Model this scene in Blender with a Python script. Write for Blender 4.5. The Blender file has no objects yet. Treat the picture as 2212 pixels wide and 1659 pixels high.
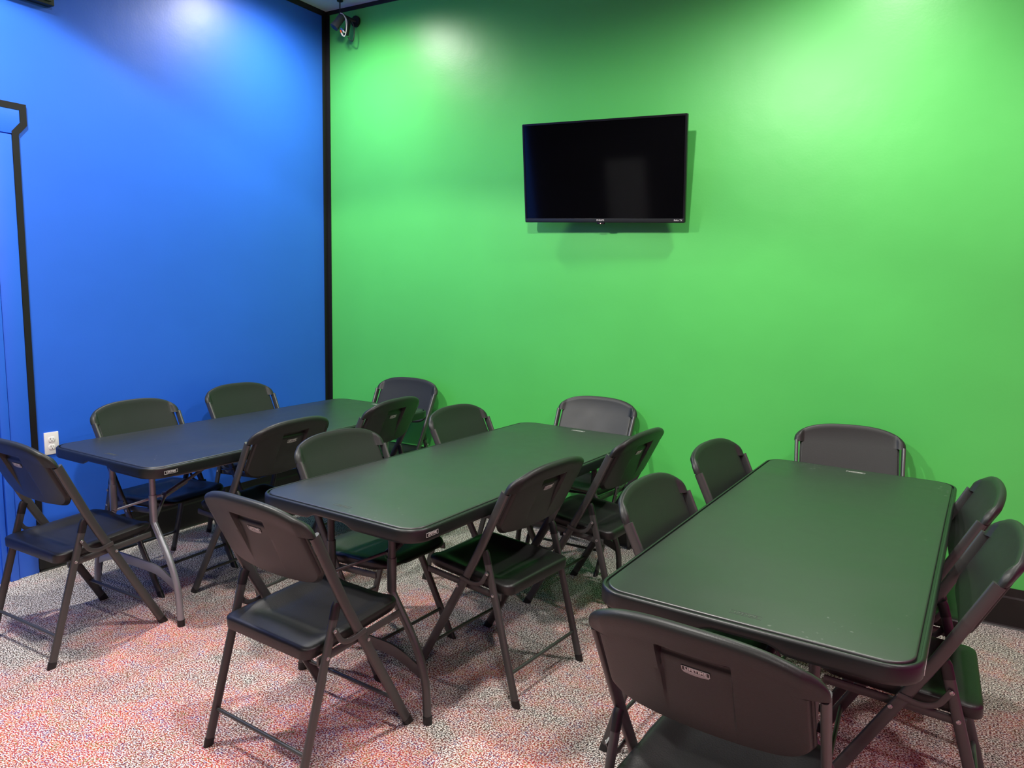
import bpy, bmesh, math, random
from mathutils import Vector, Matrix
random.seed(7)
sc = bpy.context.scene
COL = sc.collection
PI = math.pi

# ------------------------------------------------------------------ camera
def make_camera():
    f_px, cx, cy, cz, yaw, pitch, roll = 1599.87, 3.88853, -3.96614, 1.51248, 0.531292, 0.133754, 0.024096
    fwd = Vector((-math.sin(yaw) * math.cos(pitch), math.cos(yaw) * math.cos(pitch), -math.sin(pitch)))
    right = Vector((math.cos(yaw), math.sin(yaw), 0))
    up = right.cross(fwd)
    r = right * math.cos(roll) + up * math.sin(roll)
    u = -right * math.sin(roll) + up * math.cos(roll)
    cam = bpy.data.cameras.new('camera')
    cam.sensor_width = 36.0
    cam.lens = f_px / 2212.0 * 36.0
    o = bpy.data.objects.new('camera', cam)
    COL.objects.link(o)
    m = Matrix((r, u, -fwd)).transposed().to_4x4()
    m.translation = Vector((cx, cy, cz))
    o.matrix_world = m
    sc.camera = o
make_camera()

# ------------------------------------------------------------------ world, exposure, lights
w = bpy.data.worlds.new('world')
sc.world = w
w.use_nodes = True
w.node_tree.nodes['Background'].inputs[0].default_value = (0.55, 0.6, 0.7, 1)
w.node_tree.nodes['Background'].inputs[1].default_value = 0.05
sc.view_settings.view_transform = 'Standard'
sc.view_settings.look = 'None'
sc.view_settings.gamma = 1.0
sc.view_settings.exposure = 0.07
sc.view_settings.use_curve_mapping = False

def spot(name, loc, power, cone, blend=0.12, radius=0.07, col=(1, 0.96, 0.9)):
    l = bpy.data.lights.new(name, 'SPOT')
    l.energy = power
    l.spot_size = math.radians(cone)
    l.spot_blend = blend
    l.shadow_soft_size = radius
    l.color = col
    o = bpy.data.objects.new(name, l)
    COL.objects.link(o)
    o.location = loc
    return o
CZ = 3.338           # ceiling height
LAMPS = [
    ('downlight_corner', (0.53, -0.66, CZ - 0.03), 125, 171, 0.9),
    ('downlight_television', (3.50, -0.74, CZ - 0.03), 125, 163, 1.0),
    ('downlight_blue_wall', (0.90, -2.80, CZ - 0.03), 265, 137, 0.12),
    ('downlight_middle', (2.70, -2.60, CZ - 0.03), 215, 171, 0.3),
    ('downlight_right', (4.75, -1.70, CZ - 0.03), 105, 145, 0.5),
    ('downlight_rear', (2.20, -5.00, CZ - 0.03), 110, 137, 0.3),
    ('downlight_rear_right', (4.60, -4.80, CZ - 0.03), 110, 137, 0.3),
]
for n, l, p_, c_, b_ in LAMPS:
    spot(n, l, p_, c_, b_)

# ------------------------------------------------------------------ material helpers
def newmat(name, col, rough=0.5, metal=0.0, ior=1.5, spec=0.5):
    m = bpy.data.materials.new(name)
    m.use_nodes = True
    b = m.node_tree.nodes['Principled BSDF']
    b.inputs['Base Color'].default_value = (*col, 1)
    b.inputs['Roughness'].default_value = rough
    b.inputs['Metallic'].default_value = metal
    b.inputs['IOR'].default_value = ior
    b.inputs['Specular IOR Level'].default_value = spec
    return m

def nd(m, t):
    return m.node_tree.nodes.new(t)

def lk(m, a, b):
    m.node_tree.links.new(a, b)

def noise(m, scale, detail=2.0, rough=0.5, vec=None):
    n = nd(m, 'ShaderNodeTexNoise')
    n.inputs['Scale'].default_value = scale
    n.inputs['Detail'].default_value = detail
    n.inputs['Roughness'].default_value = rough
    if vec is None:
        tc = nd(m, 'ShaderNodeTexCoord')
        vec = tc.outputs['Object']
    lk(m, vec, n.inputs['Vector'])
    return n

def ramp(m, src, stops, interp='LINEAR'):
    r = nd(m, 'ShaderNodeValToRGB')
    r.color_ramp.interpolation = interp
    el = r.color_ramp.elements
    while len(el) < len(stops):
        el.new(0.5)
    for e, (p_, c_) in zip(el, stops):
        e.position = p_
        e.color = (*c_, 1)
    lk(m, src, r.inputs['Fac'])
    return r

def bump(m, src, strength, dist, prev=None):
    b = nd(m, 'ShaderNodeBump')
    b.inputs['Strength'].default_value = strength
    b.inputs['Distance'].default_value = dist
    lk(m, src, b.inputs['Height'])
    if prev is not None:
        lk(m, prev, b.inputs['Normal'])
    return b.outputs['Normal']

def pr(m):
    return m.node_tree.nodes['Principled BSDF']

def vary_rough(m, src, lo, hi):
    mr = nd(m, 'ShaderNodeMapRange')
    mr.inputs['To Min'].default_value = lo
    mr.inputs['To Max'].default_value = hi
    lk(m, src, mr.inputs['Value'])
    lk(m, mr.outputs['Result'], pr(m).inputs['Roughness'])

def paint(name, col, rough=0.33):
    m = newmat(name, col, rough)
    pr(m).inputs['Specular IOR Level'].default_value = 0.65
    big = noise(m, 1.6, 3)
    fine = noise(m, 90, 2)
    dent = noise(m, 5.0, 4, 0.55)
    n1 = bump(m, fine.outputs['Fac'], 0.10, 0.002)
    n2 = bump(m, big.outputs['Fac'], 0.25, 0.02, n1)
    n3 = bump(m, dent.outputs['Fac'], 0.12, 0.008, n2)
    lk(m, n3, pr(m).inputs['Normal'])
    # faint patchiness of a rolled paint coat
    d = tuple(c * 0.94 for c in col)
    r = ramp(m, big.outputs['Fac'], [(0.35, d), (0.65, col)])
    lk(m, r.outputs['Color'], pr(m).inputs['Base Color'])
    return m

def plastic(name, col, rough, grain=420, gs=0.25, ior=1.5):
    m = newmat(name, col, rough, 0.0, ior)
    g = noise(m, grain, 2)
    lk(m, bump(m, g.outputs['Fac'], gs, 0.0008), pr(m).inputs['Normal'])
    s = noise(m, 7, 4, 0.6)
    vary_rough(m, s.outputs['Fac'], rough - 0.05, rough + 0.07)
    return m

M = {}
M['blue'] = paint('blue_wall_paint', (0.022, 0.14, 0.76), 0.42)
M['green'] = paint('green_wall_paint', (0.094, 0.59, 0.110), 0.40)
M['magenta'] = paint('magenta_wall_paint', (0.62, 0.02, 0.26), 0.4)
M['dark_wall'] = paint('dark_wall_paint', (0.03, 0.03, 0.035), 0.6)
M['grey_panel'] = paint('grey_panel_paint', (0.35, 0.37, 0.4), 0.5)
M['ceiling'] = newmat('ceiling_paint', (0.50, 0.58, 0.64), 0.8)
_n = noise(M['ceiling'], 60, 3)
lk(M['ceiling'], bump(M['ceiling'], _n.outputs['Fac'], 0.4, 0.004), pr(M['ceiling']).inputs['Normal'])
M['tape'] = newmat('black_trim', (0.006, 0.006, 0.007), 0.45)
_n = noise(M['tape'], 30, 3)
lk(M['tape'], bump(M['tape'], _n.outputs['Fac'], 0.3, 0.003), pr(M['tape']).inputs['Normal'])
M['baseboard'] = newmat('black_vinyl_base', (0.010, 0.009, 0.008), 0.42)
_n = noise(M['baseboard'], 12, 2)
vary_rough(M['baseboard'], _n.outputs['Fac'], 0.38, 0.5)
M['top'] = plastic('black_tabletop_plastic', (0.016, 0.019, 0.018), 0.36, 500, 0.15, 1.75)
def worn_top(m):
    b = pr(m)
    sm = noise(m, 2.6, 5, 0.65)
    vary_rough(m, sm.outputs['Fac'], 0.27, 0.47)
    sc1 = noise(m, 75, 1.0)
    sc2 = noise(m, 1.7, 2.0)
    mu = nd(m, 'ShaderNodeMath'); mu.operation = 'MULTIPLY'
    lk(m, sc1.outputs['Fac'], mu.inputs[0]); lk(m, sc2.outputs['Fac'], mu.inputs[1])
    r = ramp(m, mu.outputs[0], [(0.445, (0.016, 0.019, 0.018)), (0.475, (0.075, 0.08, 0.075))])
    lk(m, r.outputs['Color'], b.inputs['Base Color'])
worn_top(M['top'])
M['skirt'] = plastic('black_table_edge_plastic', (0.008, 0.010, 0.010), 0.36, 500, 0.15)
M['chair'] = plastic('black_chair_plastic', (0.0190, 0.0215, 0.0200), 0.40, 380, 0.3)
pr(M['chair']).inputs['Specular IOR Level'].default_value = 0.34
M['seat'] = plastic('black_seat_plastic', (0.011, 0.011, 0.011), 0.42, 300, 0.45)
M['cap'] = plastic('black_cap_plastic', (0.008, 0.008, 0.009), 0.4)
M['frame'] = newmat('charcoal_painted_steel', (0.078, 0.080, 0.078), 0.38, 0.45)
_n = noise(M['frame'], 60, 3)
vary_rough(M['frame'], _n.outputs['Fac'], 0.30, 0.42)
M['silver'] = newmat('grey_painted_steel', (0.30, 0.31, 0.34), 0.33, 0.5)
_n = noise(M['silver'], 60, 3)
vary_rough(M['silver'], _n.outputs['Fac'], 0.28, 0.4)
M['rivet'] = newmat('rivet_steel', (0.45, 0.45, 0.44), 0.3, 0.9)
_n = noise(M['rivet'], 200, 2)
vary_rough(M['rivet'], _n.outputs['Fac'], 0.25, 0.4)
M['white'] = newmat('white_print', (0.62, 0.62, 0.60), 0.5)
_n = noise(M['white'], 400, 2)
vary_rough(M['white'], _n.outputs['Fac'], 0.45, 0.55)
M['greyprint'] = newmat('grey_print', (0.28, 0.28, 0.28), 0.5)
M['plate'] = newmat('white_wall_plate', (0.82, 0.82, 0.80), 0.35)
_n = noise(M['plate'], 100, 2)
vary_rough(M['plate'], _n.outputs['Fac'], 0.3, 0.4)
M['bezel'] = plastic('television_bezel', (0.006, 0.006, 0.008), 0.28, 600, 0.1)
M['bezel_low'] = plastic('television_lower_bezel', (0.012, 0.016, 0.018), 0.35, 600, 0.1)
M['screen'] = newmat('television_glass', (0.0012, 0.0012, 0.002), 0.06)
_n = noise(M['screen'], 3, 2)
vary_rough(M['screen'], _n.outputs['Fac'], 0.05, 0.09)
M['led'] = newmat('standby_led', (0.9, 0.6, 0.6), 0.4)
pr(M['led']).inputs['Emission Color'].default_value = (1, 0.55, 0.5, 1)
pr(M['led']).inputs['Emission Strength'].default_value = 1.5
M['wire_white'] = newmat('white_cable', (0.75, 0.75, 0.7), 0.4)
M['wire_black'] = newmat('black_cable', (0.01, 0.01, 0.012), 0.4)
M['wire_orange'] = newmat('orange_connector', (0.8, 0.12, 0.03), 0.4)
M['wire_blue'] = newmat('blue_connector', (0.06, 0.12, 0.4), 0.4)
M['lens'] = newmat('camera_glass', (0.02, 0.03, 0.06), 0.1)

def carpet():
    m = newmat('speckled_carpet', (0.5, 0.5, 0.5), 0.95)
    pr(m).inputs['Specular IOR Level'].default_value = 0.15
    tc = nd(m, 'ShaderNodeTexCoord')
    ob = tc.outputs['Object']
    mp = nd(m, 'ShaderNodeMapping')
    mp.inputs['Scale'].default_value = (1.0, 1.35, 1.0)
    lk(m, ob, mp.inputs['Vector'])
    sp = noise(m, 160, 2.0, 0.55, mp.outputs['Vector'])
    mask = ramp(m, sp.outputs['Fac'], [(0.502, (0, 0, 0)), (0.528, (1, 1, 1))])
    # speck colours: quick per-tuft choice
    cn = noise(m, 92, 1.0, 0.5, mp.outputs['Vector'])
    pn = noise(m, 16, 2.0, 0.6, ob)          # patches of like-coloured yarn
    mc = nd(m, 'ShaderNodeMath'); mc.operation = 'MULTIPLY_ADD'
    lk(m, pn.outputs['Fac'], mc.inputs[0]); mc.inputs[1].default_value = 0.9; mc.inputs[2].default_value = -0.45
    cs = nd(m, 'ShaderNodeMath'); cs.operation = 'ADD'
    lk(m, cn.outputs['Fac'], cs.inputs[0]); lk(m, mc.outputs[0], cs.inputs[1])
    zone = noise(m, 3.0, 4.0, 0.65, ob)
    sx = nd(m, 'ShaderNodeSeparateXYZ')
    lk(m, ob, sx.inputs['Vector'])
    grad = nd(m, 'ShaderNodeMapRange')          # redder yarn towards the middle of the room
    grad.inputs['From Min'].default_value = -0.5
    grad.inputs['From Max'].default_value = -2.3
    lk(m, sx.outputs['Y'], grad.inputs['Value'])
    gx = nd(m, 'ShaderNodeMapRange')
    gx.inputs['From Min'].default_value = 0.3
    gx.inputs['From Max'].default_value = 1.2
    lk(m, sx.outputs['X'], gx.inputs['Value'])
    mg = nd(m, 'ShaderNodeMath'); mg.operation = 'MULTIPLY'
    lk(m, grad.outputs['Result'], mg.inputs[0]); lk(m, gx.outputs['Result'], mg.inputs[1])
    mz = nd(m, 'ShaderNodeMath'); mz.operation = 'MULTIPLY_ADD'
    lk(m, zone.outputs['Fac'], mz.inputs[0]); mz.inputs[1].default_value = 4.0; mz.inputs[2].default_value = -2.05
    ad = nd(m, 'ShaderNodeMath'); ad.operation = 'ADD'; ad.use_clamp = True
    mk = nd(m, 'ShaderNodeMath'); mk.operation = 'MULTIPLY'; mk.inputs[1].default_value = 0.78
    lk(m, mg.outputs[0], mk.inputs[0]); lk(m, mk.outputs[0], ad.inputs[0]); lk(m, mz.outputs[0], ad.inputs[1])
    dark = ramp(m, cn.outputs['Fac'], [(0.40, (0.03, 0.028, 0.032)), (0.50, (0.075, 0.065, 0.05)), (0.58, (0.15, 0.06, 0.045)), (0.64, (0.05, 0.04, 0.05))])
    red = ramp(m, cs.outputs[0], [(0.27, (0.12, 0.06, 0.24)), (0.35, (0.40, 0.03, 0.08)), (0.41, (0.16, 0.09, 0.08)), (0.47, (0.60, 0.03, 0.05)),
                                     (0.53, (0.22, 0.07, 0.07)), (0.59, (0.80, 0.09, 0.025)), (0.70, (0.16, 0.14, 0.05))])
    mx = nd(m, 'ShaderNodeMix'); mx.data_type = 'RGBA'
    lk(m, ad.outputs[0], mx.inputs['Factor'])
    lk(m, dark.outputs['Color'], mx.inputs['A']); lk(m, red.outputs['Color'], mx.inputs['B'])
    ln = noise(m, 40, 2.0, 0.5, ob)
    light = ramp(m, ln.outputs['Fac'], [(0.35, (0.78, 0.73, 0.68)), (0.65, (0.90, 0.87, 0.82))])
    # inside the red areas some of the light yarn is rose or apricot
    rose = ramp(m, cs.outputs[0], [(0.36, (0.86, 0.80, 0.84)), (0.46, (0.85, 0.47, 0.50)), (0.52, (0.90, 0.85, 0.82)), (0.60, (0.88, 0.52, 0.46))])
    m3 = nd(m, 'ShaderNodeMix'); m3.data_type = 'RGBA'
    mh = nd(m, 'ShaderNodeMath'); mh.operation = 'MULTIPLY'; mh.inputs[1].default_value = 0.75
    lk(m, ad.outputs[0], mh.inputs[0]); lk(m, mh.outputs[0], m3.inputs['Factor'])
    lk(m, light.outputs['Color'], m3.inputs['A']); lk(m, rose.outputs['Color'], m3.inputs['B'])
    m2 = nd(m, 'ShaderNodeMix'); m2.data_type = 'RGBA'
    lk(m, mask.outputs['Color'], m2.inputs['Factor'])
    lk(m, mx.outputs['Result'], m2.inputs['A']); lk(m, m3.outputs['Result'], m2.inputs['B'])
    lk(m, m2.outputs['Result'], pr(m).inputs['Base Color'])
    lk(m, bump(m, sp.outputs['Fac'], 0.5, 0.004), pr(m).inputs['Normal'])
    return m
M['carpet'] = carpet()

# ------------------------------------------------------------------ object helpers
def link(name, me, parent=None):
    o = bpy.data.objects.new(name, me)
    COL.objects.link(o)
    if parent is not None:
        o.parent = parent
    return o

def obj(name, bm, mat, parent=None, sharp=35):
    bmesh.ops.recalc_face_normals(bm, faces=bm.faces[:])
    me = bpy.data.meshes.new(name)
    bm.to_mesh(me); bm.free()
    me.materials.append(mat)
    if sharp:
        me.shade_smooth()
        me.set_sharp_from_angle(angle=math.radians(sharp))
    return link(name, me, parent)

def thing(name, label, cat, loc=(0, 0, 0), rz=0.0, group=None):
    o = bpy.data.objects.new(name, None)
    o.empty_display_size = 0.1
    COL.objects.link(o)
    o.location = loc; o.rotation_euler = (0, 0, rz)
    o['label'] = label; o['category'] = cat
    if group: o['group'] = group
    return o

def box(bm, x0, x1, y0, y1, z0, z1, bev=0.0):
    r = bmesh.ops.create_cube(bm, size=1.0)
    vs = r['verts']
    for v in vs:
        v.co = Vector(((x0 + x1) / 2 + v.co.x * (x1 - x0), (y0 + y1) / 2 + v.co.y * (y1 - y0), (z0 + z1) / 2 + v.co.z * (z1 - z0)))
    if bev > 0:
        es = list({e for v in vs for e in v.link_edges})
        bmesh.ops.bevel(bm, geom=es, offset=bev, segments=2, affect='EDGES', profile=0.6)

def boxo(name, x0, x1, y0, y1, z0, z1, mat, parent=None, bev=0.0):
    bm = bmesh.new()
    box(bm, x0, x1, y0, y1, z0, z1, bev)
    return obj(name, bm, mat, parent, 30 if bev else 0)

def loft(bm, rings, cap=True):
    vr = [[bm.verts.new(p_) for p_ in ring] for ring in rings]
    n = len(vr[0])
    for a, b in zip(vr[:-1], vr[1:]):
        for i in range(n):
            j = (i + 1) % n
            bm.faces.new((a[i], a[j], b[j], b[i]))
    if cap:
        bm.faces.new(vr[0][::-1]); bm.faces.new(vr[-1])
    return vr

def flat_tube(bm, path, a, b, n=14, side=Vector((1, 0, 0)), power=2.6, flat_ends=False):
    """tube with a rounded flat section: half size a along `side`, b across it"""
    P = [Vector(q) for q in path]
    rings = []
    for i, q in enumerate(P):
        if i == 0: t = P[1] - P[0]
        elif i == len(P) - 1: t = P[-1] - P[-2]
        else: t = (P[i + 1] - q).normalized() + (q - P[i - 1]).normalized()
        t.normalize()
        nrm = t.cross(side).normalized()
        sd = nrm.cross(t).normalized()
        ring = []
        for k in range(n):
            th = 2 * PI * k / n
            c, s = math.cos(th), math.sin(th)
            x = a * math.copysign(abs(c) ** (2 / power), c)
            y = b * math.copysign(abs(s) ** (2 / power), s)
            co = q + sd * x + nrm * y
            if flat_ends and i == 0 and abs(t.z) > 0.2:      # cut flush with the floor
                co = co + t * ((q.z - co.z) / t.z)
            ring.append(co)
        rings.append(ring)
    loft(bm, rings)

def arc_path(pts, r=0.03, seg=5):
    """round the corners of a polyline"""
    P = [Vector(p_) for p_ in pts]
    out = [P[0]]
    for i in range(1, len(P) - 1):
        a = (P[i - 1] - P[i]); b = (P[i + 1] - P[i])
        d = min(r, a.length * 0.45, b.length * 0.45)
        A = P[i] + a.normalized() * d; B = P[i] + b.normalized() * d
        for k in range(seg + 1):
            t = k / seg
            out.append((1 - t) ** 2 * A + 2 * t * (1 - t) * P[i] + t * t * B)
    out.append(P[-1])
    return out

def rod(bm, p0, p1, r, n=10):
    P0, P1 = Vector(p0), Vector(p1)
    d = (P1 - P0).normalized()
    side = Vector((0, 0, 1)) if abs(d.z) < 0.9 else Vector((1, 0, 0))
    flat_tube(bm, [P0, P1], r, r, n, side, 2.0)

def text_mesh(body, size, mat, name, parent, mw, extrude=0.0003, stretch=1.0):
    cu = bpy.data.curves.new('lettering', 'FONT')
    cu.body = body; cu.size = size; cu.extrude = extrude
    cu.align_x = 'CENTER'; cu.align_y = 'CENTER'; cu.resolution_u = 2
    cu.offset = size * 0.015
    tmp = bpy.data.objects.new('lettering', cu)
    COL.objects.link(tmp)
    bpy.context.view_layer.update()
    me = bpy.data.meshes.new_from_object(tmp.evaluated_get(bpy.context.evaluated_depsgraph_get()))
    bpy.data.objects.remove(tmp); bpy.data.curves.remove(cu)
    me.name = name
    me.transform(mw @ Matrix.Diagonal((stretch, 1, 1, 1)))
    me.materials.clear(); me.materials.append(mat)
    return link(name, me, parent)

def copy_tree(o, parent=None):
    c = o.copy(); COL.objects.link(c)
    c.parent = parent
    for ch in list(o.children):
        copy_tree(ch, c)
    return c

# ------------------------------------------------------------------ room
XR, YB = 5.5, -6.6
def structure(o, label=None):
    o['kind'] = 'structure'
    if label: o['label'] = label
    return o

def wall_plane(name, corners, mat, sub=1):
    bm = bmesh.new()
    bm.faces.new([bm.verts.new(c) for c in corners])
    me = bpy.data.meshes.new(name); bm.to_mesh(me); bm.free(); me.materials.append(mat)
    return structure(link(name, me))

structure(boxo('floor', -3.2, XR + 0.1, YB - 0.1, 0.1, -0.1, 0.0, M['carpet']), 'carpet with red, orange and black specks on white')
structure(boxo('ceiling', -3.2, XR + 0.1, YB - 0.1, 0.1, CZ, CZ + 0.1, M['ceiling']), 'pale blue grey ceiling')
structure(boxo('wall_back', -3.2, XR + 0.1, 0.0, 0.1, 0.0, CZ, M['green']), 'bright green painted wall')
structure(boxo('wall_left', -0.1, 0.0, -3.45, 0.0, 0.0, CZ, M['blue']), 'bright blue painted wall')
structure(boxo('wall_right', XR, XR + 0.1, YB, 0.0, 0.0, CZ, M['magenta']), 'magenta painted wall')
structure(boxo('wall_front', -3.2, XR + 0.1, YB - 0.1, YB, 0.0, CZ, M['dark_wall']), 'dark painted wall')
structure(boxo('wall_side', -3.2, -3.1, YB, 0.0, 0.0, CZ, M['dark_wall']), 'dark painted wall')
structure(boxo('reflection_panel', -0.38, 0.18, YB, YB + 0.12, 0.0, 1.165, M['grey_panel']), 'unseen grey half height panel added for the television reflection')  # unseen panel, added so the television screen reflects something grey

T = 0.004
structure(boxo('trim_2', 0.0, T, -0.040, 0.0, 0.15, CZ, M['tape']), 'black strip down the blue side of the corner')
structure(boxo('trim_3', T, 0.036, -T, 0.0, 0.15, CZ, M['tape']), 'black strip down the green side of the corner')
structure(boxo('trim_4', 0.0, T, -3.45, -0.040, CZ - 0.036, CZ, M['tape']), 'black strip along the top of the blue wall')
structure(boxo('trim_5', 0.036, XR, -T, 0.0, CZ - 0.026, CZ, M['tape']), 'black strip along the top of the green wall')

def baseboard(name, along, a, b, length_label):
    bm = bmesh.new()
    prof = [(0.0, 0.0), (0.016, 0.0), (0.011, 0.006), (0.0085, 0.012), (0.0075, 0.140), (0.004, 0.149), (0.003, 0.188), (0.0, 0.188)]
    rings = []
    for t in (a, b):
        rings.append([((t, -d, z) if along == 'x' else (d, t, z)) for d, z in prof])
    loft(bm, rings)
    return structure(obj(name, bm, M['baseboard'], None, 0), length_label)
baseboard('baseboard_back', 'x', 0.0, XR, 'black baseboard under the green wall')
baseboard('baseboard_left', 'y', -2.062, 0.0, 'black baseboard under the blue wall')

# black outline around the door casing on the blue wall
def strip(name, pts, wd, x0, x1, mat, label):
    """closed band following a polyline on the blue wall (points are y, z)"""
    P = [Vector((0, y, z)) for y, z in pts]
    L, R_ = [], []
    for i, q in enumerate(P):
        ds = []
        if i > 0: ds.append((q - P[i - 1]).normalized())
        if i < len(P) - 1: ds.append((P[i + 1] - q).normalized())
        t = sum(ds, Vector()).normalized()
        n = Vector((0, -t.z, t.y))
        k = wd / 2 / max(0.4, n.dot(Vector((0, -ds[0].z, ds[0].y))))
        L.append(q + n * k); R_.append(q - n * k)
    bm = bmesh.new()
    for i in range(len(P) - 1):
        vs = []
        for x in (x0, x1):
            vs.append([bm.verts.new((x, v.y, v.z)) for v in (L[i], R_[i], R_[i + 1], L[i + 1])])
        bm.faces.new(vs[0]); bm.faces.new(vs[1][::-1])
        for a in range(4):
            b = (a + 1) % 4
            bm.faces.new((vs[0][a], vs[0][b], vs[1][b], vs[1][a]))
    bmesh.ops.remove_doubles(bm, verts=bm.verts[:], dist=0.0002)
    return structure(obj(name, bm, mat, None, 0), label)
strip('trim_6', [(-2.052, 0.02), (-2.052, 2.165), (-2.012, 2.212), (-2.012, 2.288), (-3.3, 2.288)], 0.030, 0.0, 0.0125, M['tape'],
      'black outline stepping around the door casing')
dr = boxo('door_1', -0.02, 0.004, -3.18, -2.235, 0.0, 2.05, M['blue'])
structure(dr, 'blue painted door at the left edge')
boxo('door_casing', 0.0, 0.011, -2.160, -2.068, 0.0, 2.155, M['blue'], dr, 0.002)
boxo('door_casing', 0.0, 0.022, -2.205, -2.166, 0.0, 2.11, M['blue'], dr, 0.003)
boxo('door_casing', 0.0, 0.014, -2.235, -2.210, 0.0, 2.09, M['blue'], dr, 0.003)
boxo('door_head', 0.0, 0.011, -3.3, -2.028, 2.160, 2.272, M['blue'], dr, 0.002)

# ------------------------------------------------------------------ wall outlet
def outlet():
    t = thing('wall_outlet', 'white duplex power outlet on the blue wall behind the left table', 'outlet', (0, -1.968, 0.655))
    bm = bmesh.new()
    box(bm, 0.0, 0.006, -0.035, 0.035, -0.057, 0.057, 0.002)
    obj('cover_plate', bm, M['plate'], t, 30)
    for s in (1, -1):
        bm = bmesh.new()
        ring = []
        rings = []
        for x, k in ((0.005, 1.0), (0.0078, 1.0), (0.0085, 0.95)):
            ring = []
            for i in range(28):
                th = 2 * PI * i / 28
                y = 0.0172 * math.cos(th) * k
                z = max(-0.0125, min(0.0125, 0.0172 * math.sin(th))) * k
                ring.append((x, y, s * 0.0195 + z))
            rings.append(ring)
        loft(bm, rings)
        so = obj('socket', bm, M['plate'], t, 40)
        bm = bmesh.new()
        box(bm, 0.0084, 0.0089, -0.0075, -0.0055, s * 0.0195 - 0.0005, s * 0.0195 + 0.0075)
        box(bm, 0.0084, 0.0089, 0.0055, 0.0075, s * 0.0195 - 0.0005, s * 0.0195 + 0.0065)
        rod(bm, (0.0084, 0, s * 0.0195 - 0.0065), (0.0089, 0, s * 0.0195 - 0.0065), 0.0024)
        obj('slots', bm, M['cap'], so, 0)
    bm = bmesh.new()
    rod(bm, (0.006, 0, 0), (0.0072, 0, 0), 0.0035, 12)
    obj('screw', bm, M['plate'], t, 30)
outlet()

def high_box():
    t = thing('wall_box', 'dark box high on the blue wall, only its lower corner in the photo', 'box', (0, -1.995, 2.90))
    bm = bmesh.new()
    box(bm, 0.0, 0.045, -0.14, 0.14, -0.115, 0.115, 0.004)
    obj('housing', bm, M['tape'], t, 30)
    bm = bmesh.new()
    box(bm, 0.045, 0.050, -0.125, 0.125, -0.10, 0.10, 0.002)
    obj('front_cover', bm, M['tape'], t, 30)
high_box()

# ------------------------------------------------------------------ television
def television():
    t = thing('television', 'black flat screen television mounted on the green wall', 'television', (2.1664, -0.1386, 2.1336))
    t.rotation_euler = (0, 0, 0)
    W_, H_ = 0.956, 0.5453
    # orientation: roll in the screen plane, tilt top towards the room, slight swivel
    m = Matrix.Rotation(0.0154, 4, 'Z') @ Matrix.Rotation(0.1674, 4, 'X') @ Matrix.Rotation(0.0226, 4, 'Y')
    t.rotation_euler = m.to_euler()
    # rim with an opening
    bm = bmesh.new()
    def rr(w_, h0, h1, y, r=0.006):
        pts = []
        for cx, cz, a0 in ((w_ - r, h1 - r, 0), (-w_ + r, h1 - r, 90), (-w_ + r, h0 + r, 180), (w_ - r, h0 + r, 270)):
            for k in range(5):
                a = math.radians(a0 + 22.5 * k)
                pts.append((cx + r * math.cos(a), y, cz + r * math.sin(a)))
        return pts
    hw, hh = W_ / 2, H_ / 2
    rings = [rr(hw - .010, -hh + .022, hh - .010, 0.006, .002), rr(hw - .010, -hh + .022, hh - .010, 0.0, .002), rr(hw - .001, -hh + .001, hh - .001, 0.0),
             rr(hw, -hh, hh, 0.002), rr(hw, -hh, hh, 0.022), rr(hw - .012, -hh + .012, hh - .012, 0.030), rr(hw - .05, -hh + .02, hh - .12, 0.045, .02), rr(hw - .10, -hh + .03, hh - .2, 0.055, .02)]
    vr = [[bm.verts.new(p_) for p_ in r] for r in rings]
    n = len(vr[0])
    for a, b in zip(vr[:-1], vr[1:]):
        for i in range(n):
            j = (i + 1) % n
            bm.faces.new((a[i], a[j], b[j], b[i]))
    bm.faces.new(vr[-1])
    obj('bezel', bm, M['bezel'], t, 40)
    boxo('screen', -hw + .0101, hw - .0101, 0.003, 0.012, -hh + .0221, hh - .0101, M['screen'], t)
    lb = boxo('lower_bezel', -hw + .004, hw - .004, -0.0022, 0.002, -hh + .004, -hh + .0225, M['bezel_low'], t, 0.001)
    rx = Matrix.Rotation(PI / 2, 4, 'X')
    text_mesh('PHILIPS', 0.0125, M['white'], 'brand_lettering', lb, Matrix.Translation((0, -0.0026, -hh + 0.0135)) @ rx, stretch=1.15)
    text_mesh('Roku TV', 0.0125, M['white'], 'brand_lettering', lb, Matrix.Translation((hw - 0.035, -0.0026, -hh + 0.0135)) @ rx)
    bm = bmesh.new()
    box(bm, -0.022, 0.022, 0.0, 0.014, -hh - 0.009, -hh + 0.001, 0.003)
    rc = obj('sensor_housing', bm, M['bezel'], t, 30)
    bm = bmesh.new()
    rod(bm, (0, -0.0012, -hh - 0.0045), (0, 0.001, -hh - 0.0045), 0.0022, 10)
    obj('standby_light', bm, M['led'], rc, 30)
    # rear electronics hump and wall bracket
    bm = bmesh.new()
    box(bm, -0.27, 0.33, 0.030, 0.062, -hh + 0.03, -hh + 0.22, 0.01)
    obj('rear_housing', bm, M['bezel'], t, 30)
    bm = bmesh.new()
    box(bm, -0.16, -0.13, 0.045, 0.10, -0.10, 0.14)
    box(bm, 0.13, 0.16, 0.045, 0.10, -0.10, 0.14)
    box(bm, -0.22, 0.22, 0.095, 0.118, -0.02, 0.10)
    obj('wall_bracket', bm, M['tape'], t, 0)
television()

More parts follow.
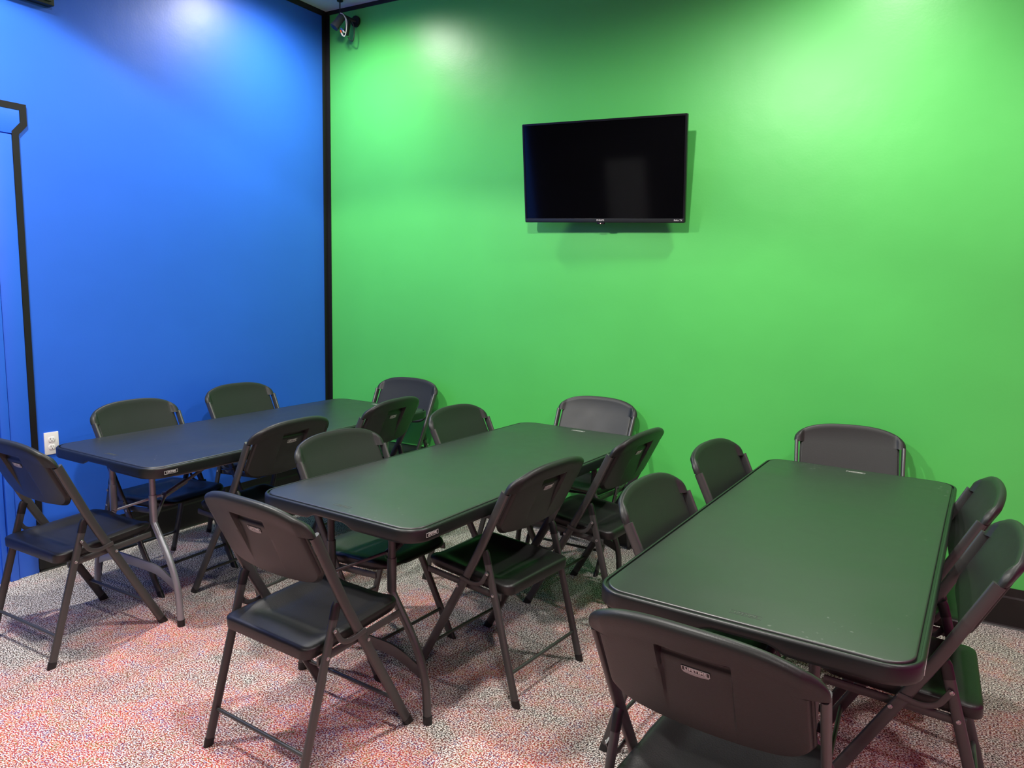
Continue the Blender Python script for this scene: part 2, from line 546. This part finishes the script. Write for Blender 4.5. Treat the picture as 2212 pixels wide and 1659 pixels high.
# ------------------------------------------------------------------ small camera hanging in the corner
def tube_along(bm, pts, r, n=8):
    P = [Vector(p_) for p_ in pts]
    sm = []
    for i in range(len(P) - 1):
        p0 = P[max(i - 1, 0)]; p1 = P[i]; p2 = P[i + 1]; p3 = P[min(i + 2, len(P) - 1)]
        for k in range(6):
            t = k / 6
            sm.append(0.5 * ((2 * p1) + (-p0 + p2) * t + (2 * p0 - 5 * p1 + 4 * p2 - p3) * t * t + (-p0 + 3 * p1 - 3 * p2 + p3) * t ** 3))
    sm.append(P[-1])
    flat_tube(bm, sm, r, r, n, Vector((0.3, 0.9, 0.05)).normalized(), 2.0)

def corner_camera():
    t = thing('security_camera', 'small black security camera with loose cables in the ceiling corner', 'camera', (0.245, -0.12, CZ))
    # body points out of the corner, down and to the left of the mount
    bm = bmesh.new()
    rod(bm, (0.0, 0.0, -0.09), (0.0, 0.0, 0.0), 0.004)
    rod(bm, (0.0, 0.0, -0.008), (0.0, 0.0, 0.0), 0.02, 16)
    obj('ceiling_rod', bm, M['tape'], t, 40)
    d = Vector((-0.028, -0.045, -0.075))
    a = Vector((0.0, 0.03, -0.085)); 
    bm = bmesh.new()
    rod(bm, a, a + d, 0.026, 20)
    rod(bm, a + d * 0.95, a + d * 1.16, 0.029, 20)
    b = obj('body', bm, M['grey_panel'], t, 40)
    b.data.materials.clear(); b.data.materials.append(M['camera_body'])
    bm = bmesh.new()
    rod(bm, a + d * 1.161, a + d * 1.18, 0.018, 20)
    obj('lens', bm, M['lens'], b, 40)
    bm = bmesh.new()
    rod(bm, (0.035, 0.105, -0.105), (0.035, 0.118, -0.105), 0.036, 20)
    tube_along(bm, [(0.035, 0.11, -0.105), (0.02, 0.08, -0.10), (0.0, 0.04, -0.09)], 0.012)
    obj('wall_mount', bm, M['tape'], t, 40)
    bm = bmesh.new()
    box(bm, 0.012, 0.045, 0.03, 0.05, -0.215, -0.115, 0.006)
    bmesh.ops.rotate(bm, verts=bm.verts[:], cent=(0.03, 0.04, -0.16), matrix=Matrix.Rotation(0.25, 3, 'Y'))
    obj('junction_box', bm, M['tape'], t, 30)
    bm = bmesh.new()
    tube_along(bm, [(0.0, 0.0, -0.08), (0.03, 0.0, -0.095), (0.05, 0.0, -0.13), (0.055, 0.0, -0.18), (0.05, 0.0, -0.215), (0.035, 0.0, -0.232), (0.022, 0.0, -0.22)], 0.0028)
    tube_along(bm, [(0.02, 0.0, -0.085), (0.045, 0.01, -0.12), (0.052, 0.01, -0.16), (0.045, 0.01, -0.20), (0.035, 0.0, -0.205)], 0.0022)
    obj('white_cable', bm, M['wire_white'], t, 60)
    bm = bmesh.new()
    tube_along(bm, [(0.045, 0.04, -0.11), (0.07, 0.05, -0.15), (0.078, 0.05, -0.20), (0.07, 0.05, -0.245), (0.055, 0.05, -0.25), (0.03, 0.04, -0.225)], 0.003)
    obj('black_cable', bm, M['wire_black'], t, 60)
    bm = bmesh.new()
    rod(bm, (0.004, 0.0, -0.19), (0.012, 0.0, -0.207), 0.0055)
    obj('orange_plug', bm, M['wire_orange'], t, 40)
    bm = bmesh.new()
    rod(bm, (0.012, 0.0, -0.207), (0.024, 0.0, -0.226), 0.0052)
    rod(bm, (0.026, 0.0, -0.195), (0.038, 0.0, -0.208), 0.005)
    obj('white_plug', bm, M['wire_white'], t, 40)
    bm = bmesh.new()
    rod(bm, (0.008, 0.0, -0.178), (0.026, 0.0, -0.195), 0.0055)
    obj('blue_plug', bm, M['wire_blue'], t, 40)
M['camera_body'] = newmat('camera_body_paint', (0.05, 0.055, 0.06), 0.3)
corner_camera()

# ------------------------------------------------------------------ folding table
TL, TW = 1.8597, 0.762
def make_table():
    t = thing('folding_table', '', 'table')
    def ring(inset, z, notch=0.0, r0=0.085):
        hx, hy = TW / 2 - inset, TL / 2 - inset
        r = max(r0 - inset, 0.02)
        pts = []
        def edge(a, b, n):
            for k in range(1, n):
                f = k / n
                pts.append((a[0] + (b[0] - a[0]) * f, a[1] + (b[1] - a[1]) * f))
        corners = [(hx - r, hy - r, 0), (-hx + r, hy - r, 90), (-hx + r, -hy + r, 180), (hx - r, -hy + r, 270)]
        for ci, (cx, cy, a0) in enumerate(corners):
            for k in range(11):
                a = math.radians(a0 + 9 * k)
                pts.append((cx + r * math.cos(a), cy + r * math.sin(a)))
            A = pts[-1]
            nx = corners[(ci + 1) % 4]
            a = math.radians(nx[2])
            B = (nx[0] + r * math.cos(a), nx[1] + r * math.sin(a))
            edge(A, B, 28 if ci % 2 == 0 else 12)
        out = []
        for x, y in pts:
            zz = z
            if notch and abs(y) > hy - 0.005:
                k = max(0.0, min(1.0, (0.115 - abs(x)) / 0.05))
                zz += notch * k * k * (3 - 2 * k)
            out.append((x, y, zz))
        return out
    spec = [(0.060, 0.700, 0), (0.022, 0.700, 0), (0.016, 0.693, 0.019), (0.004, 0.6905, 0.019), (0.0010, 0.694, 0.019), (0.0, 0.700, 0.016), (0.0, 0.7270, 0), (0.0015, 0.7325, 0), (0.005, 0.7355, 0),
            (0.0085, 0.7360, 0), (0.0105, 0.7350, 0), (0.0113, 0.7290, 0), (0.0170, 0.7285, 0), (0.0178, 0.7350, 0), (0.0192, 0.7370, 0), (0.023, 0.7375, 0)]
    # skirt with its groove and underside
    bm = bmesh.new()
    vr = [[bm.verts.new(p_) for p_ in ring(i, z, nn)] for i, z, nn in spec[:13]]
    n = len(vr[0])
    def quad(a, b):
        for i in range(n):
            j = (i + 1) % n
            bm.faces.new((a[i], a[j], b[j], b[i]))
    for a, b in zip(vr[:-1], vr[1:]):
        quad(a, b)
    bm.faces.new(vr[0])
    bm.faces.new(vr[-1])
    edge_o = obj('edge_skirt', bm, M['skirt'], t, 50)
    bm = bmesh.new()
    vr = [[bm.verts.new(p_) for p_ in ring(i, z, nn)] for i, z, nn in [(0.0168, 0.7275, 0)] + spec[12:]]
    for a, b in zip(vr[:-1], vr[1:]):
        quad(a, b)
    bm.faces.new(vr[-1]); bm.faces.new(vr[0][::-1])
    top = obj('tabletop', bm, M['top'], t, 50)
    # raised emblem near each end of the top
    for s, mt in ((-1, M['top_emblem']), (1, M['far_emblem'])):
        bm = bmesh.new()
        Y = s * (TL / 2 - 0.068)
        for y0, y1 in ((-0.0095, -0.0085), (0.0085, 0.0095)):
            box(bm, -0.038, 0.038, Y + y0, Y + y1, 0.7373, 0.7379)
        for x0 in (-0.038, 0.037):
            box(bm, x0, x0 + 0.001, Y - 0.0095, Y + 0.0095, 0.7373, 0.7379)
        e = obj('emblem', bm, mt, top, 0)
        text_mesh('LIFETIME', 0.0145, mt, 'emblem_lettering', e, Matrix.Translation((0, Y, 0.7376)), stretch=1.0)
    # printed label on the right long edge near the near end
    bm = bmesh.new()
    X = TW / 2 + 0.0004
    YC = -TL / 2 + 0.092
    for z0, z1 in ((0.7060, 0.7068), (0.7192, 0.7200)):
        box(bm, X - 0.001, X, YC - 0.03, YC + 0.03, z0, z1)
    for y0 in (-0.03, 0.0292):
        box(bm, X - 0.001, X, YC + y0, YC + y0 + 0.0008, 0.706, 0.72)
    lab = obj('edge_label', bm, M['white'], edge_o, 0)
    mt = Matrix.Translation((X, YC, 0.7130)) @ Matrix.Rotation(PI / 2, 4, 'Z') @ Matrix.Rotation(PI / 2, 4, 'X')
    text_mesh('LIFETIME', 0.0115, M['white'], 'edge_lettering', lab, mt)
    # leg sets
    for s in (-1, 1):
        y = s * 0.775
        for g in (-1, 1):
            bm = bmesh.new()
            path = arc_path([(g * 0.15, y, 0.44), (g * 0.158, y, 0.425), (g * 0.262, y, 0.275), (g * 0.306, y, 0.16), (g * 0.318, y, 0.004)], 0.07, 7)
            path = path[::-1]
            flat_tube(bm, path, 0.0145, 0.0145, 16, Vector((0, 1, 0)), 2.0, True)
            flat_tube(bm, [(g * 0.15, y, 0.44), (g * 0.15, y, 0.56)], 0.0165, 0.0165, 16, Vector((0, 1, 0)), 2.0)
            flat_tube(bm, [(g * 0.15, y, 0.56), (g * 0.15, y, 0.70)], 0.0135, 0.0135, 16, Vector((0, 1, 0)), 2.0)
            lg = obj('leg', bm, M['frame'], t, 45)
            bm = bmesh.new()
            flat_tube(bm, [(g * 0.318, y, 0.0), (g * 0.3165, y, 0.028)], 0.0165, 0.0165, 16, Vector((0, 1, 0)), 2.0, True)
            obj('foot_cap', bm, M['cap'], lg, 40)
            bm = bmesh.new()
            rod(bm, (g * 0.15, y - 0.0175, 0.435), (g * 0.15, y - 0.016, 0.435), 0.005, 12)
            obj('rivet', bm, M['rivet'], lg, 40)
            # folding brace up to the underside
            bm = bmesh.new()
            flat_tube(bm, [(g * 0.148, y, 0.437), (g * 0.135, y - s * 0.018, 0.442), (g * 0.012, y - s * 0.150, 0.497), (g * 0.008, y - s * 0.20, 0.512)], 0.0065, 0.0065, 10, Vector((0, 0, 1)), 2.4)
            obj('folding_brace', bm, M['frame'], t, 40)
            # steel rail under the long side of the top
            if s == -1:
                bm = bmesh.new()
                box(bm, g * 0.332 - 0.009, g * 0.332 + 0.009, -0.79, 0.79, 0.676, 0.7005, 0.002)
                obj('side_rail', bm, M['frame'], t, 30)
        bm = bmesh.new()       # pressed steel crosspiece between the lower bends
        pa = [(-0.300, y, 0.170), (-0.17, y, 0.222), (0.17, y, 0.222), (0.300, y, 0.170)]
        pa = arc_path(pa, 0.05, 5)
        rings = []
        for q in pa:
            hgt = 0.021
            rings.append([(q[0], q[1] - 0.004, q[2] - hgt), (q[0], q[1] + 0.004, q[2] - hgt), (q[0], q[1] + 0.006, q[2]), (q[0], q[1] + 0.004, q[2] + hgt), (q[0], q[1] - 0.004, q[2] + hgt), (q[0], q[1] - 0.006, q[2])])
        loft(bm, rings)
        obj('crosspiece', bm, M['frame'], t, 40)
        bm = bmesh.new()       # centre arm of the brace, up to the underside
        flat_tube(bm, [(0, y - s * 0.145, 0.492), (0, y - s * 0.27, 0.540)], 0.0125, 0.011, 12, Vector((1, 0, 0)), 3.5)
        flat_tube(bm, [(0, y - s * 0.26, 0.536), (0, y - s * 0.66, 0.698)], 0.0075, 0.0075, 10, Vector((1, 0, 0)), 2.2)
        arm = obj('brace_arm', bm, M['frame'], t, 40)
        for dy in (0.172, 0.215):
            bm = bmesh.new()
            rod(bm, (0.0125, y - s * dy, 0.502 + (dy - 0.172) * 0.39), (0.0142, y - s * dy, 0.502 + (dy - 0.172) * 0.39), 0.0042, 12)
            obj('rivet', bm, M['rivet'], arm, 40)
        bm = bmesh.new()       # sliding lock ring
        yr = y - s * 0.150
        ringpts = [(0.021 * math.cos(a), yr - s * 0.008 * math.sin(a), 0.494 + 0.020 * math.sin(a)) for a in [k * 2 * PI / 16 for k in range(-2, 12)]]
        flat_tube(bm, ringpts, 0.0016, 0.0016, 6, Vector((0, 1, 0)), 2.0)
        obj('lock_ring', bm, M['rivet'], arm, 60)
    return t
M['top_emblem'] = plastic('embossed_plastic', (0.06, 0.07, 0.06), 0.5)
M['far_emblem'] = newmat('emblem_glint', (0.5, 0.5, 0.47), 0.4)  # pale colour paints in the grazing light caught by the far embossing

TABLES = [
    (0.8006, -1.2681, -0.0068, 'long black folding table on silver grey legs along the blue wall'),
    (2.1722, -1.2564, -0.0455, 'middle one of three long black folding tables, on charcoal legs'),
    (3.5584, -1.3510, -0.0374, 'nearest and rightmost long black folding table, its top scratched and smudged'),
]
tb0 = make_table()
for i, (x, y, a, lab) in enumerate(TABLES):
    o = tb0 if i == 0 else copy_tree(tb0)
    o.location = (x, y, 0); o.rotation_euler = (0, 0, a)
    o['label'] = lab; o['category'] = 'table'; o['group'] = 'long folding tables'
# the table by the blue wall stands on silver grey legs
for ch in tb0.children:
    if ch.name.split('.')[0] in ('leg', 'crosspiece', 'brace_arm', 'folding_brace', 'side_rail'):
        ch.data = ch.data.copy()
        ch.data.materials.clear(); ch.data.materials.append(M['silver'])
        if ch.name.split('.')[0] == 'leg': ch['label'] = 'silver grey leg'

# ------------------------------------------------------------------ folding chair
def sstep(a, b, x):
    t = max(0.0, min(1.0, (x - a) / (b - a)))
    return t * t * (3 - 2 * t)

ZS = 0.787          # height where the tubes enter the plastic cap
def back_yc(z):
    return -0.062 - 0.490 * (z - 0.535) + 1.25 * max(0.0, z - ZS) ** 2

PW = 0.2190         # half width of the panel between the tubes
def xb_cols():
    c = [PW * math.sin(PI / 2 * k / 15) for k in range(16)]
    c = sorted(set([round(v, 5) for v in c] + [0.066, 0.070, 0.0725, 0.075, 0.0775, 0.2170, 0.2140, 0.2120, 0.2090, 0.2070, 0.2050, 0.2010, 0.2155, 0.2182]))
    return [-v for v in c[::-1] if v > 0] + c

def recess(x, z):
    """depth of the moulded recess on the rear face"""
    d = sstep(0.625, 0.78, z) * (1 - sstep(0.811, 0.815, z))
    half = 0.075 - 0.004 * (0.8 - z) / 0.2
    d = 0.0135 * d + 0.0095 * sstep(0.782, 0.800, z) * (1 - sstep(0.811, 0.815, z))
    return d * (1 - sstep(half - 0.003, half + 0.0025, abs(x)))

def arch_top(x):
    U = min(1.0, abs(x) / 0.246)
    return ZS + 0.010 + 0.080 * (1 - U ** 2.7) ** (1 / 1.9)

def back_mid(x, z):
    u = x / 0.246
    return back_yc(z) - 0.007 - 0.020 * (1 - u * u)

def backrest_bm():
    cols = xb_cols()
    rows = []
    for i in range(31):
        rows.append(('p', i / 30))
    for v in sorted(set([k / 26 for k in range(27)] + [0.96, 0.98, 0.99])):
        rows.append(('c', v))
    bm = bmesh.new()
    F, B = [], []
    for kind, s in rows:
        fr, br = [], []
        for xb in cols:
            u = xb / PW
            if kind == 'p':
                zb = 0.598 + 0.016 * u * u + 0.050 * abs(u) ** 9
                z = zb + (ZS - zb) * s ** 0.9
                x = xb
                wrap = 0.0
                e = max(0.0, 1 - abs(u) ** 40) ** 0.5
                e *= 1 - 0.72 * sstep(0.2115, 0.2135, abs(x))
                d0 = z - zb
                if d0 < 0.010: e *= math.sqrt(max(0.0, 1 - (1 - d0 / 0.010) ** 2))
            else:
                x = xb + math.copysign(0.0270 * sstep(0.205, PW, abs(xb)), xb)
                z = ZS + (arch_top(x) - ZS) * s
                wrap = sstep(0.198, 0.226, abs(x))
                e = max(0.0, 1 - min(1.0, abs(x) / 0.246) ** 16) ** 0.5
            d1 = arch_top(x) - z
            roll = 1 - sstep(0.022, 0.060, d1)
            hf = 0.0085
            hb = 0.0170 + 0.0035 * roll
            if wrap:
                hf = hf + (0.0245 - hf) * wrap; hb = hb + (0.0125 - hb) * wrap
            rr_ = 0.020
            if kind == 'c' and d1 < rr_:
                e *= math.sqrt(max(0.0, 1 - (1 - d1 / rr_) ** 2))
            m_ = back_mid(x, z)
            fr.append((x, m_ + hf * e, z))
            br.append((x, m_ - hb * e + recess(x, z) * e, z))
        F.append(fr); B.append(br)
    def grid(G, flip):
        vv = [[bm.verts.new(p_) for p_ in r] for r in G]
        for a, b in zip(vv[:-1], vv[1:]):
            for i in range(len(a) - 1):
                f = (a[i], a[i + 1], b[i + 1], b[i])
                bm.faces.new(f[::-1] if flip else f)
        return vv
    a = grid(F, True); b = grid(B, False)
    n = len(cols)
    # stitch left and right sides, bottom and top
    for i in range(len(a) - 1):
        bm.faces.new((a[i][0], b[i][0], b[i + 1][0], a[i + 1][0]))
        bm.faces.new((a[i][n - 1], a[i + 1][n - 1], b[i + 1][n - 1], b[i][n - 1]))
    for i in range(n - 1):
        bm.faces.new((a[0][i], a[0][i + 1], b[0][i + 1], b[0][i]))
        bm.faces.new((a[-1][i], b[-1][i], b[-1][i + 1], a[-1][i + 1]))
    bmesh.ops.remove_doubles(bm, verts=bm.verts[:], dist=0.00002)
    return bm

def seat_bm():
    bm = bmesh.new()
    Y0, Y1 = -0.188, 0.242
    NU, NV = 32, 34
    TOP, BOT = [], []
    for j in range(NV + 1):
        s = 0.5 - 0.5 * math.cos(PI * j / NV)
        y = Y0 + (Y1 - Y0) * s
        d0, d1 = y - Y0, Y1 - y
        W_ = 0.203 - 0.010 * s
        def cr(d, r):
            return r - math.sqrt(max(0, r * r - (r - min(d, r)) ** 2))
        w_ = W_ - cr(d0, 0.035) - cr(d1, 0.065)
        tr, brw = [], []
        for i in range(NU + 1):
            u = math.sin(PI / 2 * (2 * i / NU - 1))
            x = w_ * u
            z = 0.436 + 0.026 * s
            # dished pan with raised rim at sides and back
            dish = 0.023 * (1 - sstep(0.55, 0.93, abs(u))) * sstep(0.05, 0.30, s - 0.05 * (1 - u * u)) * (1 - 0.65 * sstep(0.55, 0.95, s))
            z -= dish
            z -= 0.016 * sstep(0.86, 1.0, s)
            eu = max(0.0, 1 - abs(u) ** 16) ** 0.5
            ee = math.sqrt(max(0.0, 1 - (1 - min(1, min(d0, d1) / 0.012)) ** 2))
            h = eu * ee
            zt = z - 0.012 * (1 - h)
            zb_ = 0.436 + 0.026 * s - 0.043 + 0.008 * sstep(0.8, 1, s)
            tr.append((x, y, zt)); brw.append((x * (0.985), y, zb_ + 0.004 * (1 - h)))
        TOP.append(tr); BOT.append(brw)
    A = [[bm.verts.new(p_) for p_ in r] for r in TOP]
    Bv = [[bm.verts.new(p_) for p_ in r] for r in BOT]
    for G, fl in ((A, False), (Bv, True)):
        for a, b in zip(G[:-1], G[1:]):
            for i in range(NU):
                f = (a[i], a[i + 1], b[i + 1], b[i])
                bm.faces.new(f[::-1] if fl else f)
    for j in range(NV):
        bm.faces.new((A[j][0], A[j + 1][0], Bv[j + 1][0], Bv[j][0]))
        bm.faces.new((A[j][NU], Bv[j][NU], Bv[j + 1][NU], A[j + 1][NU]))
    for i in range(NU):
        bm.faces.new((A[0][i], Bv[0][i], Bv[0][i + 1], A[0][i + 1]))
        bm.faces.new((A[NV][i], A[NV][i + 1], Bv[NV][i + 1], Bv[NV][i]))
    return bm

def rivets(g, pts, x, parent):
    for y, z in pts:
        bm = bmesh.new()
        prof = [(0.0, 0.0), (0.0062, 0.0), (0.0062, 0.0012), (0.0048, 0.0020), (0.0034, 0.0016), (0.0026, 0.0004)]
        rings = []
        for r, d in prof[1:]:
            rings.append([(g * (x + d), y + r * math.cos(2 * PI * k / 14), z + r * math.sin(2 * PI * k / 14)) for k in range(14)])
        loft(bm, rings)
        obj('rivet', bm, M['rivet'], parent, 40)

def make_chair():
    t = thing('folding_chair', '', 'chair')
    br = obj('backrest', backrest_bm(), M['chair'], t, 40)
    # badge in the recess
    z0 = 0.769
    yb = back_mid(0, z0) - 0.0170 + 0.0133 - 0.0008
    tilt = Matrix.Translation((0, yb, z0)) @ Matrix.Rotation(PI / 2 + math.atan(0.490), 4, 'X')
    bm = bmesh.new()
    box(bm, -0.029, 0.029, -0.007, 0.007, -0.001, 0.0006)
    bm.transform(tilt)
    bd = obj('badge', bm, M['cap'], br, 0)
    bm = bmesh.new()
    for y0, y1 in ((-0.0068, -0.0060), (0.0060, 0.0068)):
        box(bm, -0.029, 0.029, y0, y1, 0.0006, 0.0010)
    for x0 in (-0.029, 0.0282):
        box(bm, x0, x0 + 0.0008, -0.0068, 0.0068, 0.0006, 0.0010)
    bm.transform(tilt)
    obj('badge_border', bm, M['white'], bd, 0).parent = br
    bm = bmesh.new()
    vs = [(-0.028, -0.0075), (-0.026, -0.0110), (-0.013, -0.0135), (0.0, -0.0142), (0.013, -0.0135), (0.026, -0.0110), (0.028, -0.0075)]
    loft(bm, [[(x, y, z) for x, y in vs] for z in (-0.0005, 0.0008)])
    bm.transform(tilt)
    obj('badge_underline', bm, M['greyprint'], br, 0)
    text_mesh('LIFETIME', 0.0118, M['white'], 'badge_lettering', br, tilt @ Matrix.Translation((0, 0, 0.0009)), stretch=1.02)
    obj('seat', seat_bm(), M['seat'], t, 45)
    for g in (-1, 1):
        # long front leg that carries on up as the back upright
        bm = bmesh.new()
        pts = [(g * 0.2195, 0.232, 0.012), (g * 0.2275, -0.060, 0.535), (g * 0.2355, -0.184, 0.789)]
        flat_tube(bm, arc_path(pts, 0.05, 6), 0.0088, 0.0170, 16, Vector((1, 0, 0)), 2.9, True)
        lg = obj('front_leg', bm, M['frame'], t, 50)
        bm = bmesh.new()
        flat_tube(bm, [(g * 0.2192, 0.2385, 0.0), (g * 0.2197, 0.225, 0.024)], 0.0098, 0.0182, 16, Vector((1, 0, 0)), 2.9, True)
        obj('foot_cap', bm, M['cap'], lg, 45)
        rivets(g, [(0.012, 0.430), (0.031, 0.392)], 0.2355, lg)
        # rear leg, ending under a black cap against the upright
        bm = bmesh.new()
        flat_tube(bm, [(g * 0.2185, -0.238, 0.012), (g * 0.2190, -0.0985, 0.508)], 0.0088, 0.0150, 16, Vector((1, 0, 0)), 2.9, True)
        rl = obj('rear_leg', bm, M['frame'], t, 50)
        bm = bmesh.new()
        flat_tube(bm, [(g * 0.2185, -0.2415, 0.0), (g * 0.2185, -0.235, 0.024)], 0.0098, 0.0162, 16, Vector((1, 0, 0)), 2.9, True)
        obj('foot_cap', bm, M['cap'], rl, 45)
        bm = bmesh.new()
        flat_tube(bm, [(g * 0.2190, -0.0995, 0.504), (g * 0.2190, -0.0895, 0.540), (g * 0.2190, -0.083, 0.549)], 0.0096, 0.0158, 16, Vector((1, 0, 0)), 2.9)
        obj('end_cap', bm, M['cap'], rl, 45)
        rivets(g, [(-0.1305, 0.394)], 0.2280, rl)
        # steel rail under the side of the seat
        bm = bmesh.new()
        flat_tube(bm, [(g * 0.2040, -0.150, 0.384), (g * 0.2040, 0.205, 0.408)], 0.0045, 0.0125, 10, Vector((1, 0, 0)), 4.0)
        obj('seat_rail', bm, M['frame'], t, 45)
        # bent link between the two legs
        bm = bmesh.new()
        pth = arc_path([(g * 0.2335, -0.1085, 0.478), (g * 0.2335, -0.080, 0.428), (g * 0.2355, -0.040, 0.418), (g * 0.2380, 0.016, 0.432)], 0.022, 6)
        flat_tube(bm, pth, 0.0022, 0.0085, 10, Vector((1, 0, 0)), 3.5)
        lk_o = obj('hinge_link', bm, M['frame'], t, 45)
        rivets(g, [(-0.1085, 0.473)], 0.2358, lk_o)
    bm = bmesh.new()
    rod(bm, (-0.214, 0.176, 0.115), (0.214, 0.176, 0.115), 0.0068, 12)
    obj('front_crossbar', bm, M['frame'], t, 45)
    bm = bmesh.new()
    rod(bm, (-0.214, -0.2085, 0.115), (0.214, -0.2085, 0.115), 0.0068, 12)
    obj('rear_crossbar', bm, M['frame'], t, 45)
    return t

CHAIRS = [
    (0.7988, -2.3034, 0.0139, 'before the left table, cut by the left photo edge'),
    (2.1617, -2.3007, -0.0589, 'at the near end of the middle table, fully in view'),
    (3.5358, -2.3930, -0.0811, 'with the largest backrest, nearest the viewer before the right table'),
    (1.0894, -1.5684, 1.5826, 'right of the left table, the nearer one'),
    (2.4452, -1.5536, 1.4693, 'right of the middle table, the nearer one'),
    (2.5107, -0.7994, 1.4879, 'right of the middle table, farther one by the green wall'),
    (1.0567, -0.8045, 1.6035, 'right of the left table, farther one near the corner'),
    (0.5261, -1.7019, -1.5230, 'between the left table and the blue wall, nearer the outlet'),
    (0.4203, -0.9763, -1.5830, 'between the left table and the blue wall, nearer the room corner'),
    (0.8165, -0.3054, 3.1696, 'at the far end of the left table, against the green wall'),
    (1.9092, -1.6901, -1.6321, 'left of the middle table, the nearer one'),
    (1.9248, -0.8292, -1.6036, 'left of the middle table, the farther one'),
    (2.1749, -0.2700, 3.1487, 'at the far end of the middle table, against the green wall'),
    (3.2865, -1.6513, -1.6441, 'left of the right table, the nearer one'),
    (3.2977, -0.9191, -1.6929, 'left of the right table, the farther one'),
    (3.5570, -0.3180, 3.3374, 'at the far end of the right table, against the green wall'),
    (3.8375, -0.9825, 1.6125, 'right of the right table, farther one by the green wall'),
    (3.8636, -1.5613, 1.5959, 'right of the right table, nearer one cut by the photo edge'),
]
ch0 = make_chair()
for i, (x, y, a, lab) in enumerate(CHAIRS):
    o = ch0 if i == 0 else copy_tree(ch0)
    o.location = (x, y, 0); o.rotation_euler = (0, 0, a)
    o['label'] = ('black folding chair ' + lab)
    o['category'] = 'chair'
    o['group'] = 'black folding chairs around the tables'
